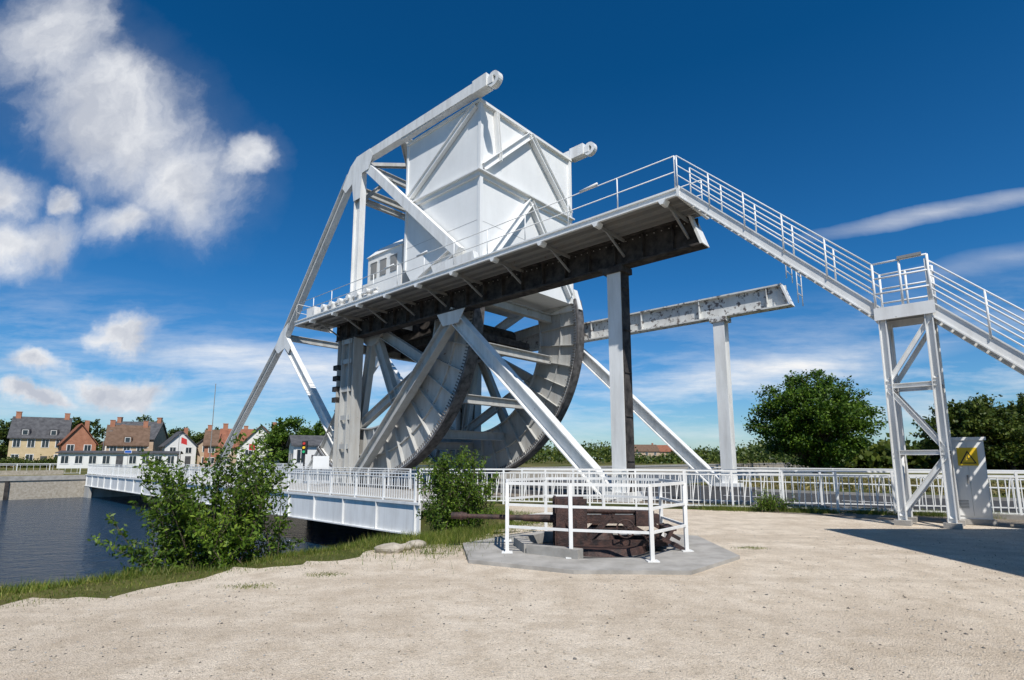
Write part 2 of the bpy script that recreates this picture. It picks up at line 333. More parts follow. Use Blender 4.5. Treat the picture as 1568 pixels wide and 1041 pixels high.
for ti,tp in enumerate((19.4,28.55)):
    f=MB()
    f.bar(B(32.3,tp,22.35),B(19.6,tp,22.15),P,.5,Z,.62,0)
    f.bar(B(19.7,tp,22.1),B(18.9,tp,22.05),P,.4,Z,.42,0)
    f.bbox(19.3,20.4,tp-.29,tp+.29,21.78,22.55,0)
    f.arc((18.9,22.05),.2,.44,tp-.17,tp+.17,0,360,20,0)
    f.bbox(20.3,27.1,tp-.2,tp+.2,21.85,21.95,0)
    f.plate([(30.6,22.66),(32.2,22.66),(33.0,22.2),(34.0,20.9),(33.5,20.4),(32.7,20.8),(32.4,19.4),(31.6,19.4),(31.5,21.2),(30.7,21.2),(30.2,22.05)],tp-.26,tp-.235,0)
    f.hbeam(B(32,tp,22),B(32,tp,.2),P,.72,.46,0)
    f.hbeam(B(33.2,tp,21.6),B(42.2,tp,11.2),P,.66,.46,0,webmi=2)
    f.hbeam(B(42.2,tp,11.2),B(50.5,tp,4.1),P,.6,.44,0,webmi=2); f.hbeam(B(50.5,tp,4.1),B(55,tp,.1),P,.6,.43,0,webmi=2)
    f.plate([(41.2,12.2),(42.4,11.6),(43.4,10.4),(42.7,9.9),(41.6,10.2),(40.9,9.7),(40.6,10.2),(41.6,11.2)],tp-.25,tp-.225,0)
    f.hbeam(B(42.1,tp,11),B(31.6,tp,.9),P,.6,.42,0)
    f.bar(B(31.7,tp,22.1),B(21.6,tp,12.9),P,.42,(B(31.7,tp,22.1)-B(21.6,tp,12.9)).normalized().cross(P),.6,0)
    f.hbeam(B(21.8,tp,13.1),B(29.4,tp,10.3),P,.5,.4,0)
    f.arc(CT,R-.14,R,tp-.36,tp+.36,-128,12,70,1)
    f.arc(CT,R-.22,R-.14,tp-.3,tp+.3,-128,12,70,0)
    f.arc(CT,6.5,R-.22,tp-.03,tp+.03,-128,12,60,2)
    f.arc(CT,6.42,6.5,tp-.3,tp+.3,-128,12,60,2)
    for i in range(17):
        a=math.radians(-127+i*8.62); c,s2=math.cos(a),math.sin(a)
        f.bar(B(CT[0]-6.5*c,tp,CT[1]+6.5*s2),B(CT[0]-(R-.23)*c,tp,CT[1]+(R-.23)*s2),P,.54,A*s2+Z*c,.03,2)
    f.arc(CT,8.1,8.16,tp-.16,tp+.16,-128,12,60,2)
    for i in range(130):
        a=math.radians(-127+i*1.07); c,s2=math.cos(a),math.sin(a)
        f.bar(B(CT[0]-(R-.38)*c,tp-.3,CT[1]+(R-.38)*s2),B(CT[0]-(R-.2)*c,tp-.3,CT[1]+(R-.2)*s2),P,.05,A*s2+Z*c,.06,1)
    for ang in (-100,-62,-28,5):
        a=math.radians(ang); f.hbeam(B(CT[0]-.3*math.cos(a),tp,CT[1]+.3*math.sin(a)),B(CT[0]-6.5*math.cos(a),tp,CT[1]+6.5*math.sin(a)),P,.55,.4,2)
    f.arc(CT,.3,1.2,tp-.22,tp+.22,0,360,24,2)
    f.hbeam(B(CT[0]-6.3*math.cos(math.radians(-28)),tp,CT[1]+6.3*math.sin(math.radians(-28))),B(CT[0]-6.3*math.cos(math.radians(-100)),tp,CT[1]+6.3*math.sin(math.radians(-100))),P,.5,.38,2)
    f.plate([(19.9,11.2),(20.3,12.6),(23.8,12.6),(23.1,11.2)],tp-.2,tp+.2,0)
    f.hbeam(B(28,tp,.15),B(66,tp,.15),P,.9,.4,0)
    f.bbox(9.5,30,tp-.4,tp+.4,0,.18,1)
    f.obj('leaf_truss',[white,rimst,offwhite],BR)
x=MB()
for s0,z in ((32,22.1),(27.6,22.3),(33.4,21.0),(42.2,11.2)): x.hbeam(B(s0,19.65,z),B(s0,28.3,z),A,.45,.3)
for a,b in (((32,19.7),(27.6,24)),((32,28.3),(27.6,24)),((32,24),(27.6,19.7)),((32,24),(27.6,28.3))):
    x.hbeam(B(a[0],a[1],22.2),B(b[0],b[1],22.2),Z,.3,.25)
for k in range(4):
    t0=19.7+k*2.15; x.hbeam(B(32,t0,22 if k%2 else 19.6),B(32,t0+2.15,19.6 if k%2 else 22),A,.22,.2)
x.hbeam(B(32,19.65,19.5),B(32,28.3,19.5),A,.35,.3)
for z in (16.2,13.5): x.hbeam(B(32,24,z),B(32,28.3,z),A,.3,.3)
for ang in (8,-14,-40,-66,-92,-116):
    a=math.radians(ang); x.hbeam(B(CT[0]-7.4*math.cos(a),19.5,CT[1]+7.4*math.sin(a)),B(CT[0]-7.4*math.cos(a),28.4,CT[1]+7.4*math.sin(a)),A,.5,.4)
x.obj('lateral_bracing',offwhite,BR)
c=MB(); s0,s1,t0,t1=20.45,27.0,19.75,28.25
c.plate([(s0,17.5),(s0,21.6),(s1,21.75),(s1,13.2),(s1-1.2,11.6),(s0,11.6)],t0,t1,0)
c.bbox(s0-.34,s1+.05,t0-.3,t1+.1,17.36,17.44,0); c.bbox(s0-.14,s1+.03,t0-.14,t1+.06,17.12,17.36,0)
for tt in (t0-.05,t1-.17): c.bbox(s0-.16,s0+.05,tt,tt+.22,11.6,21.6,0)
c.bbox(s1-.1,s1+.06,t0-.08,t0+.1,13.2,21.7,0)
c.bbox(s0-.2,s1+.08,t0-.12,t1+.07,21.6,21.76,0)
tm=(t0+t1)/2
def fb(t_a,z_a,t_b,z_b,wd=.36): c.hbeam(B(s0-.17,t_a,z_a),B(s0-.17,t_b,z_b),A,wd,.3,0)
fb(tm,21.5,t0+.2,17.7); fb(tm,21.5,t1-.2,17.7); fb(tm,17.1,t0+.3,12.0); fb(tm,17.1,t1-.3,12.0); fb(t0+1.2,21.5,t0+1.5,18.6,.16)
c.hbeam(B(s0+.2,t0-.15,21.5),B(s1-.2,t0-.15,17.7),P,.34,.24,0)
for z in (14.6,): c.bbox(s0-.008,s1+.008,t0-.008,t1+.008,z,z+.012,1)
c.obj('counterweight',[plate,greyst],BR)
h=MB(); u0,u1=28.3,32.2
h.bbox(u0,u1,20.4,24.2,10.9,15.5,0)
vv=[B(u0-.1,20.3,15.5),B(u1+.1,20.3,15.5),B(u1+.1,24.3,15.5),B(u0-.1,24.3,15.5),B(u0+.5,20.9,16.2),B(u1-.5,20.9,16.2),B(u1-.5,23.7,16.2),B(u0+.5,23.7,16.2)]; h._b(vv,0)
for a in (28.8,30.0,31.1): h.bbox(a,a+.7,20.36,20.4,13.9,15.0,1); h.bbox(a-.06,a+.76,20.33,20.38,15.0,15.06,0)
h.bbox(u0-.04,u0,21,22,13.7,14.9,1); h.bbox(u0-.04,u0,22.6,23.6,13.7,14.9,1); h.bbox(u0-.05,u0,22.1,22.5,11,13.2,1)
h.bbox(28,33.6,20.1,24.6,10.7,10.9,0); h.bbox(32.25,33.9,20.6,22.4,10.9,13.8,0)
h.obj('machine_house',[whiteclean,greyst],BR)
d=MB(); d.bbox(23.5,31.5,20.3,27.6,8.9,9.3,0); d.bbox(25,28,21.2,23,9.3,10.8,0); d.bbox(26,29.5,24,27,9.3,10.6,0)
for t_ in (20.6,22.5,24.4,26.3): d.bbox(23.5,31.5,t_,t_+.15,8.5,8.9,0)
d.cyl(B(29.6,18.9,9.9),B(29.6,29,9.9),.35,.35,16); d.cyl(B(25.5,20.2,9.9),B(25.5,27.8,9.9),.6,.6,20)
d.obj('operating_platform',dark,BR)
d=MB(); d.bbox(24.05,69.4,19.85,28.2,-.25,.02,1)
d.bbox(15.8,69.4,12.56,17.9,-.25,-.01,1)
d.bbox(15.8,69.4,12.5,12.56,-1.05,.04,0); d.bbox(15.8,69.4,12.42,12.5,-.04,.05,0); d.bbox(15.8,69.4,12.42,12.7,-1.1,-1.05,0)
k=16
while k<69: d.bbox(k,k+.04,12.42,12.5,-1.05,-.04,0); k+=2.4
for tt in (14.5,16.8): d.bbox(15.8,69.4,tt,tt+.3,-1.0,-.25,2)
k=17
while k<69: d.bbox(k,k+.25,12.6,28,-.8,-.26,2); k+=3
d.obj('bridge_deck',[white,concrete,greyst],BR)
r=MB()
def balustrade(M,pts,h,step,bstep,mi=0,pr=.035,bw=.022):
    for a,b in zip(pts[:-1],pts[1:]):
        L=(b-a).length; dd=(b-a).normalized(); sd=dd.cross(Z); n=round(L/step); nb=round(L/bstep)
        for i in range(n+1):
            p=a.lerp(b,i/n); M.bar(p,p+Z*(h+.02),dd,pr*2,sd,pr*2,mi)
        for i in range(nb):
            p=a.lerp(b,(i+.5)/nb); M.bar(p+Z*.13,p+Z*(h-.12),dd,bw,sd,bw,mi)
        for z,hh in ((h,.05),(h-.12,.035),(.12,.035)): M.bar(a+Z*z,b+Z*z,Z,hh,sd,.05,mi)
balustrade(r,[B(16.2,12.6,0),B(69.4,12.6,0)],1.05,2.0,.15)
balustrade(r,[B(24,18.3,0),B(69.4,18.3,0)],1.05,2.0,.3)
balustrade(r,[B(33,28.9,0),B(69.4,28.9,0)],1.05,2.0,.3)
r.obj('bridge_balustrade',whiteclean,BR)
a=MB(); a.bbox(10,32.8,17.6,30.3,-4,-.12,0); a.bbox(32.8,33.2,17.4,30.5,-4,.0,0); a.obj('abutment',conc_d,BR)
a=MB(); a.bbox(67.6,69.0,12.7,30,-4,-1.15,0); a.bbox(67.3,69.3,12.45,12.7,-2.4,-1.1,0); a.obj('far_pier',offwhite,BR)
q=MB(); q.bbox(69.45,70.2,-300,400,-4,-.45,0); q.bbox(69.35,70.3,-300,400,-.45,-.02,1)
q.bbox(71.5,71.9,-300,11,0,.45,0)
for i in range(60): q.bbox(69.3,69.45,-200+i*3.5,-199.7+i*3.5,-3,-.5,2)
q.obj('quay_wall',[stone,concrete,dark])
r=MB(); balustrade(r,[B(72.5,-60,0),B(72.5,12.5,0)],1.1,2.5,.5); r.obj('quay_railing',whiteclean)

# ------------------------------------------------------------ fences
r=MB(); balustrade(r,FENCE,1.22,1.55,.17,pr=.03)
for a,b in zip(FENCE[:-1],FENCE[1:]):
    n=int((b-a).length/.51)
    for i in range(n):
        p=a.lerp(b,(i+.5)/n); r.beam(p+Z*.3,p+Z*1.1+(b-a).normalized()*.12,.03,.03)
r.obj('railing_fence',whiteclean)
r=MB(); balustrade(r,[p+Vector((.7,2.1,0)) for p in FENCE[1:]],1.2,2.0,.34,pr=.035); r.obj('railing_fence',white)
r=MB(); rail_line(r,[B(14,30.6,0),B(-45,30.6,0)],1.1,2.5,(.4,.75,1.1),.04,.035); r.obj('roadside_guard_rail',whiteclean)

# ------------------------------------------------------------ access stairs and tower
ST=empty('access_staircase'); ta,tb=16.5,17.45
m=MB(); r=MB()
def flight(sa,za,sb,zb):
    for t in (ta,tb): 
        d_=(B(sb,t,zb)-B(sa,t,za)).normalized(); up=P.cross(d_)
        m.bar(B(sa,t,za-.1),B(sb,t,zb-.1),up,.26,P,.05,0); m.bar(B(sa,t,za-.1)+up*.13,B(sb,t,zb-.1)+up*.13,up,.03,P,.12,0); m.bar(B(sa,t,za-.1)-up*.13,B(sb,t,zb-.1)-up*.13,up,.03,P,.12,0)
    n=int(abs(za-zb)/.2)
    for i in range(n):
        f_=(i+.5)/n; s_=sa+(sb-sa)*f_; z_=za+(zb-za)*f_; m.bbox(s_-.13,s_+.13,ta+.03,tb-.03,z_-.03,z_,1)
    for t in (ta-.05,tb+.05): rail_line(r,[B(sa,t,za),B(sb,t,zb)],1.15,1.35,(.45,.8,1.15),.025,.022)
LS,LE=2.2,1.1
flight(7.45,10.6,LS+.05,5.45); flight(LE+.05,5.35,-4.0,.2)
m.bbox(LE,LS+.05,ta-.1,tb+.1,5.28,5.36,1)
for t in (ta-.12,tb+.1): m.bbox(LE-.05,LS+.1,t,t+.05,5.1,5.42,0)
m.bbox(LE-.05,LE,ta,tb,5.1,5.3,0); m.bbox(LS+.05,LS+.1,ta,tb,5.1,5.3,0)
for t in (ta-.08,tb+.08): rail_line(r,[B(LS+.05,t,5.4),B(LE,t,5.4)],1.2,.6,(.4,.8,1.2),.03,.025)
m.bbox(LE+.1,LE+.6,ta-.15,ta-.1,6.6,6.67,1)
La,Lb=LS-.05,LE+.1
for s_ in (La,Lb):
    for t_ in (ta,tb):
        m.hbeam(B(s_,t_,.12),B(s_,t_,5.15),P,.15,.15,0,.02,.02); m.bbox(s_-.17,s_+.17,t_-.17,t_+.17,.0,.13,2)
for t_ in (ta,tb):
    for z_ in (1.75,3.4): m.hbeam(B(La,t_,z_),B(Lb,t_,z_),P,.1,.1,0,.015,.015)
    m.hbeam(B(La,t_,3.5),B(Lb,t_,5.0),P,.09,.09,0,.015,.015); m.hbeam(B(La,t_,3.3),B(Lb,t_,1.85),P,.09,.09,0,.015,.015); m.hbeam(B(La,t_,.3),B(Lb,t_,1.65),P,.09,.09,0,.015,.015)
for s_ in (La,Lb):
    for z_ in (1.75,3.4): m.hbeam(B(s_,ta,z_),B(s_,tb,z_),A,.1,.1,0,.015,.015)
    m.hbeam(B(s_,ta,3.5),B(s_,tb,5.0),A,.09,.09,0,.015,.015); m.hbeam(B(s_,ta,.2),B(s_,tb,1.65),A,.09,.09,0,.015,.015)
m.obj('stair_structure',[white,greyst,concrete],ST); r.obj('handrails',whiteclean,ST,True)

CB=empty('electrical_cabinet',(11.38,13.9,0),math.radians(-24))
m=MB(); m.box(-.36,.36,-.22,.22,.14,2.05,0); m.box(-.40,.40,-.27,.27,2.05,2.13,0); m.box(-.42,.42,-.26,.26,0,.14,2)
m.box(-.33,-.005,-.24,-.22,.22,2.0,0); m.box(.005,.33,-.24,-.22,.22,2.0,0); m.box(-.06,-.03,-.27,-.24,1.0,1.2,1)
for i in range(6): m.box(-.3,-.08,-.247,-.24,.4+i*.035,.415+i*.035,1)
m.obj('cabinet_body',[whiteclean,greyst,concrete],CB)
m=MB(); m.box(-.2,.2,-.262,-.243,1.43,1.87,0)
m.prism([Vector((-.17,-.264,1.48)),Vector((.17,-.264,1.48)),Vector((0,-.264,1.80))],Vector((0,-.003,0)),1)
m.prism([Vector((-.125,-.2675,1.505)),Vector((.125,-.2675,1.505)),Vector((0,-.2675,1.745))],Vector((0,-.002,0)),0)
m.prism([Vector((-.02,-.27,1.52)),Vector((.025,-.27,1.62)),Vector((.0,-.27,1.62)),Vector((.015,-.27,1.70)),Vector((-.03,-.27,1.60)),Vector((-.003,-.27,1.60))],Vector((0,-.002,0)),1)
m.obj('warning_label',[yellow,black],CB)

# ------------------------------------------------------------ gun emplacement
GE=empty('gun_emplacement')
c0=Vector((1.4,10.0,0)); m=MB()
out=[(-.91,10.4),(-.67,8.75),(.86,7.95),(2.49,7.9),(3.66,9.1),(3.75,11.4),(2.6,12.1),(.1,11.7)]
inn=[]
for x,y in out:
    a=math.atan2(y-c0.y,x-c0.x); inn.append((c0.x+1.3*math.cos(a),c0.y+1.2*math.sin(a)))
n=8; o=len(m.v)
for z,L_ in ((.0,out),(.06,out),(.06,inn),(-.0,inn)): m.v+=[(x,y,z) for x,y in L_]
for k in range(3):
    for i in range(n):
        j=(i+1)%n; m.f.append((o+k*n+i,o+k*n+j,o+(k+1)*n+j,o+(k+1)*n+i)); m.m.append(0)
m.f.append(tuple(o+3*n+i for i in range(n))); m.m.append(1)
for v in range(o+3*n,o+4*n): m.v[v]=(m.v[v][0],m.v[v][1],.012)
for i in (6,7,0,1):
    a=Vector((*inn[i],.06)); b=Vector((*inn[(i+1)%n],.06)); m.beam(a+Z*.05,b+Z*.05,.18,.18,0)
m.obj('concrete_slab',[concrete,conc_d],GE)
m=MB(); pr=[(-.08,9.4),(.93,8.92),(2.13,8.6),(2.95,9.55),(2.9,10.9),(1.9,11.6),(.7,11.6),(-.1,10.7)]
pp=[Vector((x,y,.06)) for x,y in pr]; pp.append(pp[0])
for a,b in zip(pp[:-1],pp[1:]):
    m.bar(a,a+Z*1.13,Vector((1,0,0)),.06,Vector((0,1,0)),.06); m.box(a.x-.09,a.x+.09,a.y-.09,a.y+.09,.06,.075)
    for z in (.42,.78,1.13): m.beam(a+Z*z,b+Z*z,.04,.04 if z<1 else .05)
m.obj('guard_railing',white,GE)
G=empty('anti_tank_gun',(1.2,10.1,0),math.radians(-2)); 
m=MB(); X=Vector
m.cyl(X((.35,0,.0)),X((.35,0,.12)),.85,.8,28); m.cyl(X((.35,0,.12)),X((.35,0,.36)),.32,.22,18)
# shield box: side cheeks, front plate with barrel slot, top strip
m.box(-.42,.12,-.34,-.305,.02,.9); m.box(-.42,.12,.305,.34,.02,.9); m.box(-.44,-.4,-.34,.34,.02,.43); m.box(-.44,-.4,-.34,.34,.66,.92)
m.box(-.4,.0,-.3,.3,.86,.9); m.box(-.46,-.44,-.2,-.16,.05,.9); m.box(-.46,-.44,.16,.2,.05,.9)
for i in range(6): m.cyl(X((-.36+i*.085,-.36,.82)),X((-.36+i*.085,-.34,.82)),.018,.018,6)
for i in range(6): m.cyl(X((-.36+i*.085,-.36,.1)),X((-.36+i*.085,-.34,.1)),.018,.018,6)
m.cyl(X((-.15,-.38,.5)),X((-.15,-.34,.5)),.1,.1,14)
# cradle, breech, recoil
m.box(-.1,1.05,-.1,.1,.46,.6); m.cyl(X((-.1,0,.67)),X((1.0,0,.67)),.055,.055,12); m.box(1.0,1.32,-.15,.15,.42,.68); m.box(1.32,1.42,-.1,.1,.46,.62)
m.cyl(X((.3,0,.37)),X((1.0,0,.37)),.045,.045,10)
# carriage side brackets (open frames), elevating gear and handwheels
for sy in (-.3,.3):
    m.beam(X((.0,sy,.16)),X((1.5,sy,.16)),.05,.1); m.beam(X((.1,sy,.18)),X((.55,sy,.62)),.05,.09); m.beam(X((.55,sy,.62)),X((1.3,sy,.2)),.05,.08); m.beam(X((1.45,sy,.15)),X((1.6,sy,.42)),.05,.07)
m.box(1.48,1.66,-.3,.3,.36,.42); m.box(.9,1.5,-.26,.26,.1,.14)
def wheel(c,r):
    for i in range(18):
        a=2*math.pi*i/18; b=2*math.pi*(i+1)/18
        m.cyl(c+X((math.cos(a)*r,0,math.sin(a)*r)),c+X((math.cos(b)*r,0,math.sin(b)*r)),.014,.014,6)
    for i in range(4):
        a=math.pi*i/2+.4; m.cyl(c,c+X((math.cos(a)*r,0,math.sin(a)*r)),.01,.01,5)
    m.cyl(c+X((0,-.02,0)),c+X((0,.2,0)),.025,.025,8)
wheel(X((.75,-.5,.42)),.15); wheel(X((1.18,-.48,.3)),.1)
m.beam(X((1.4,.2,.4)),X((1.85,.25,.15)),.06,.06); m.beam(X((1.3,-.4,.3)),X((1.78,-.45,.05)),.06,.06); m.cyl(X((1.75,-.45,.06)),X((1.75,.3,.06)),.04,.04,8)
m.cyl(X((-.05,0,.52)),X((-1.0,0,.545)),.085,.06,16); m.cyl(X((-1.0,0,.545)),X((-2.05,0,.575)),.05,.038,14); m.cyl(X((-2.02,0,.574)),X((-2.3,0,.582)),.062,.062,14)
m.cyl(X((-2.1,0,.576)),X((-2.14,0,.577)),.075,.075,14)
m.obj('gun_body',rustm,G)

# ------------------------------------------------------------ vegetation
def bush(name,cx,cy,tips,leafL,spread,zb,leafmat,per,bs=.28):
    e=empty(name); m=MB(); C=[]
    for (tx,ty,tz) in tips:
        b=Vector((cx+random.gauss(0,bs),cy+random.gauss(0,.2),zb)); q=Vector((tx,ty,tz)); mid=b.lerp(q,.5)+Vector((random.gauss(0,.1),random.gauss(0,.1),.12*(q-b).length*.4))
        prev=b
        for i in range(1,9):
            u=i/8; p=b*(1-u)**2+mid*2*u*(1-u)+q*u*u; m.cyl(prev,p,.016*(1.15-u),.016*(1.03-u),5); prev=p
        for k in range(int(per*random.uniform(.5,1.4))):
            u=random.random()**.7*.9+.12; u=min(u,1.02); p=b*(1-u)**2+mid*2*u*(1-u)+q*u*u
            sp=spread*(1.35-.98*u); C.append((p.x+random.gauss(0,sp),p.y+random.gauss(0,sp),p.z+random.gauss(0,sp*.8)))
        for k in range(4):
            u=random.uniform(.35,.9); p=b*(1-u)**2+mid*2*u*(1-u)+q*u*u; d_=Vector((random.gauss(0,.16),random.gauss(0,.16),random.uniform(.08,.4)))
            m.cyl(p,p+d_,.006,.003,4)
            for z in range(22): w_=random.random(); pz=p+d_*w_; C.append((pz.x+random.gauss(0,.035),pz.y+random.gauss(0,.035),pz.z+random.gauss(0,.035)))
    m.obj('stems',bark,e); leaves('leaves',np.array(C),leafL,leafL*.4,leafmat,e)
tips=[]
def prof(x):
    return np.interp(x,[-1.7,-1.35,-1.05,-.7,-.4,-.1,.25,.55,.85,1.2,1.45],[.3,1.3,1.8,1.4,1.4,1.6,1.95,2.15,1.5,1.75,1.0])
for i in range(96):
    x=random.uniform(-1.6,1.4); top=prof(x)
    tips.append((-5.15+x,9.7+random.gauss(0,.45),random.uniform(-.5,top) if random.random()<.62 else top+random.uniform(-.25,.12)))
bush('willow_bush',-5.1,9.8,tips,.046,.12,-.95,leafA,140,.65)
tips=[]
for i in range(60):
    x=random.uniform(-1.0,.95); top=1.75-.55*abs(x)**2
    tips.append((-1.25+x,12.9+random.gauss(0,.4),random.uniform(.1,top) if random.random()<.6 else top+random.uniform(-.25,.15)))
bush('bush',-1.25,12.9,tips,.042,.12,-.3,leafA,150)
tips=[(7.9+random.gauss(0,.35),17.0+random.gauss(0,.15),random.uniform(.1,.42)) for i in range(16)]
bush('bush',7.9,17.0,tips,.035,.07,-.02,leafA,60)
def tree(name,x,y,H,W,crown0,nc,per,leaf,mat,cl=1.0,branchy=0):
    e=empty(name); m=MB(); base=Vector((x,y,-.1)); cz=(H+crown0)/2; hz=(H-crown0)/2
    top=Vector((x+random.gauss(0,.2),y,H*.75)); m.cyl(base,Vector((x,y,crown0+.5)),H*.032,H*.022,10); m.cyl(Vector((x,y,crown0+.5)),top,H*.022,H*.006,8)
    C=[]
    lob=[(random.uniform(0,6.28),random.uniform(-.5,1.4),random.uniform(.04,.13)) for _ in range(9)]
    for i in range(nc):
        v=np.array([random.gauss(0,1) for _ in range(3)]); v/=np.linalg.norm(v); rr=random.uniform(.12,1)**.5*.88
        az=math.atan2(v[1],v[0]); elv=math.asin(v[2])
        for (la,le,lm) in lob:
            dd=math.cos(az-la)*math.cos(elv)*math.cos(le)+math.sin(elv)*math.sin(le); rr*=1+lm*max(0,dd*3-2)
        c=np.array([x+v[0]*rr*W/2,y+v[1]*rr*W/2,max(cz+v[2]*rr*hz,.4)])
        b0=Vector((x,y,random.uniform(crown0*.8,cz))); m.cyl(b0,Vector(c),H*.008,H*.002,5)
        q=rng.normal(size=(per,3))*np.array([cl,cl,cl*.6])*.42*random.uniform(.5,1.3)+c; C.append(q)
    for i in range(branchy):   # leafy shoots that break the outline
        a=random.uniform(0,6.28); el_=random.uniform(-.1,1.35); d=Vector((math.cos(a)*math.cos(el_)*W/2,math.sin(a)*math.cos(el_)*W/2,math.sin(el_)*hz))
        p0=Vector((x,y,cz))+d*.8; p1=Vector((x,y,cz))+d*random.uniform(.98,1.14)+Z*.3; m.cyl(p0,p1,.05,.02,5)
        tt=rng.uniform(0,1,(70,1)); C.append(np.array(p0)+(np.array(p1)-np.array(p0))*tt+rng.normal(size=(70,3))*.22)
    m.obj('trunk_and_limbs',bark,e); leaves('foliage',np.concatenate(C),leaf,leaf*.6,mat,e,.3)
tree('broadleaf_tree',31.3,57,9.8,11.6,.3,190,230,.15,leafB,1.25,70)
for (x,y,H,W) in ((60,72,8.8,11),(67,74,9.8,12),(75,76,10.2,13),(84,78,10.5,13)): tree('broadleaf_tree',x,y,H,W,.2,80,170,.24,leafC,1.6,30)
for (x,y,H,W) in ((-38,93,8.0,9),(-31.5,92,7.4,8)): tree('broadleaf_tree',x,y,H,W,.5,60,150,.22,leafB,1.3,20)
for (x,y,H,W) in ((-113,122,9.5,8),(-103,132,11,9),(-88,132,11,9),(-80,132,8.5,7),(-68,124,8,8),(-63,120,7,8),(-52,118,7.5,7)): tree('broadleaf_tree',x,y,H,W,.5,44,120,.28,leafC,1.4,15)
C=[]
for i in range(1700):
    az=random.uniform(-1.02,1.0); y=random.uniform(170,330); x=az*y; H=y*.027*(1+.45*math.sin(az*17)+.3*math.sin(az*41+1))+random.uniform(-1,1)
    if abs(az+.35)<.14: H*=1.1
    H=max(H,2.5)
    q=rng.normal(size=(42,3))*np.array([3.2,3,H*.2]); q[:,2]+=H*.45; q[:,0]+=x;q[:,1]+=y; C.append(q)
for i in range(300):
    az=random.uniform(.56,.98); y=random.uniform(84,96); H=random.uniform(1.8,4.6); q=rng.normal(size=(60,3))*np.array([1.3,1.2,H*.25]); q[:,2]+=H*.45; q[:,0]+=az*y; q[:,1]+=y; C.append(q)
leaves('distant_trees',np.concatenate(C),.6,.4,leafC)
C=[]
for i in range(900):
    s_=random.uniform(-22,13.5); t=random.uniform(31.2,44); p=B(s_,t,0); H=random.uniform(.15,.6)
    q=rng.normal(size=(26,3))*np.array([.35,.35,H*.4]); q[:,2]=abs(q[:,2]); q[:,0]+=p.x;q[:,1]+=p.y; C.append(q)
leaves('roadside_scrub',np.concatenate(C),.12,.03,leafD)
C=[]
for i in range(420):
    x=-98+i*.085+random.gauss(0,.1); y=99+random.gauss(0,.5)-(x+98)*.02; q=rng.normal(size=(40,3))*np.array([.5,.4,.4]); q[:,2]+=.7+.3*math.sin(x*.9); q[:,0]+=x;q[:,1]+=y; C.append(q)
leaves('hedge',np.concatenate(C),.16,.1,leafC)

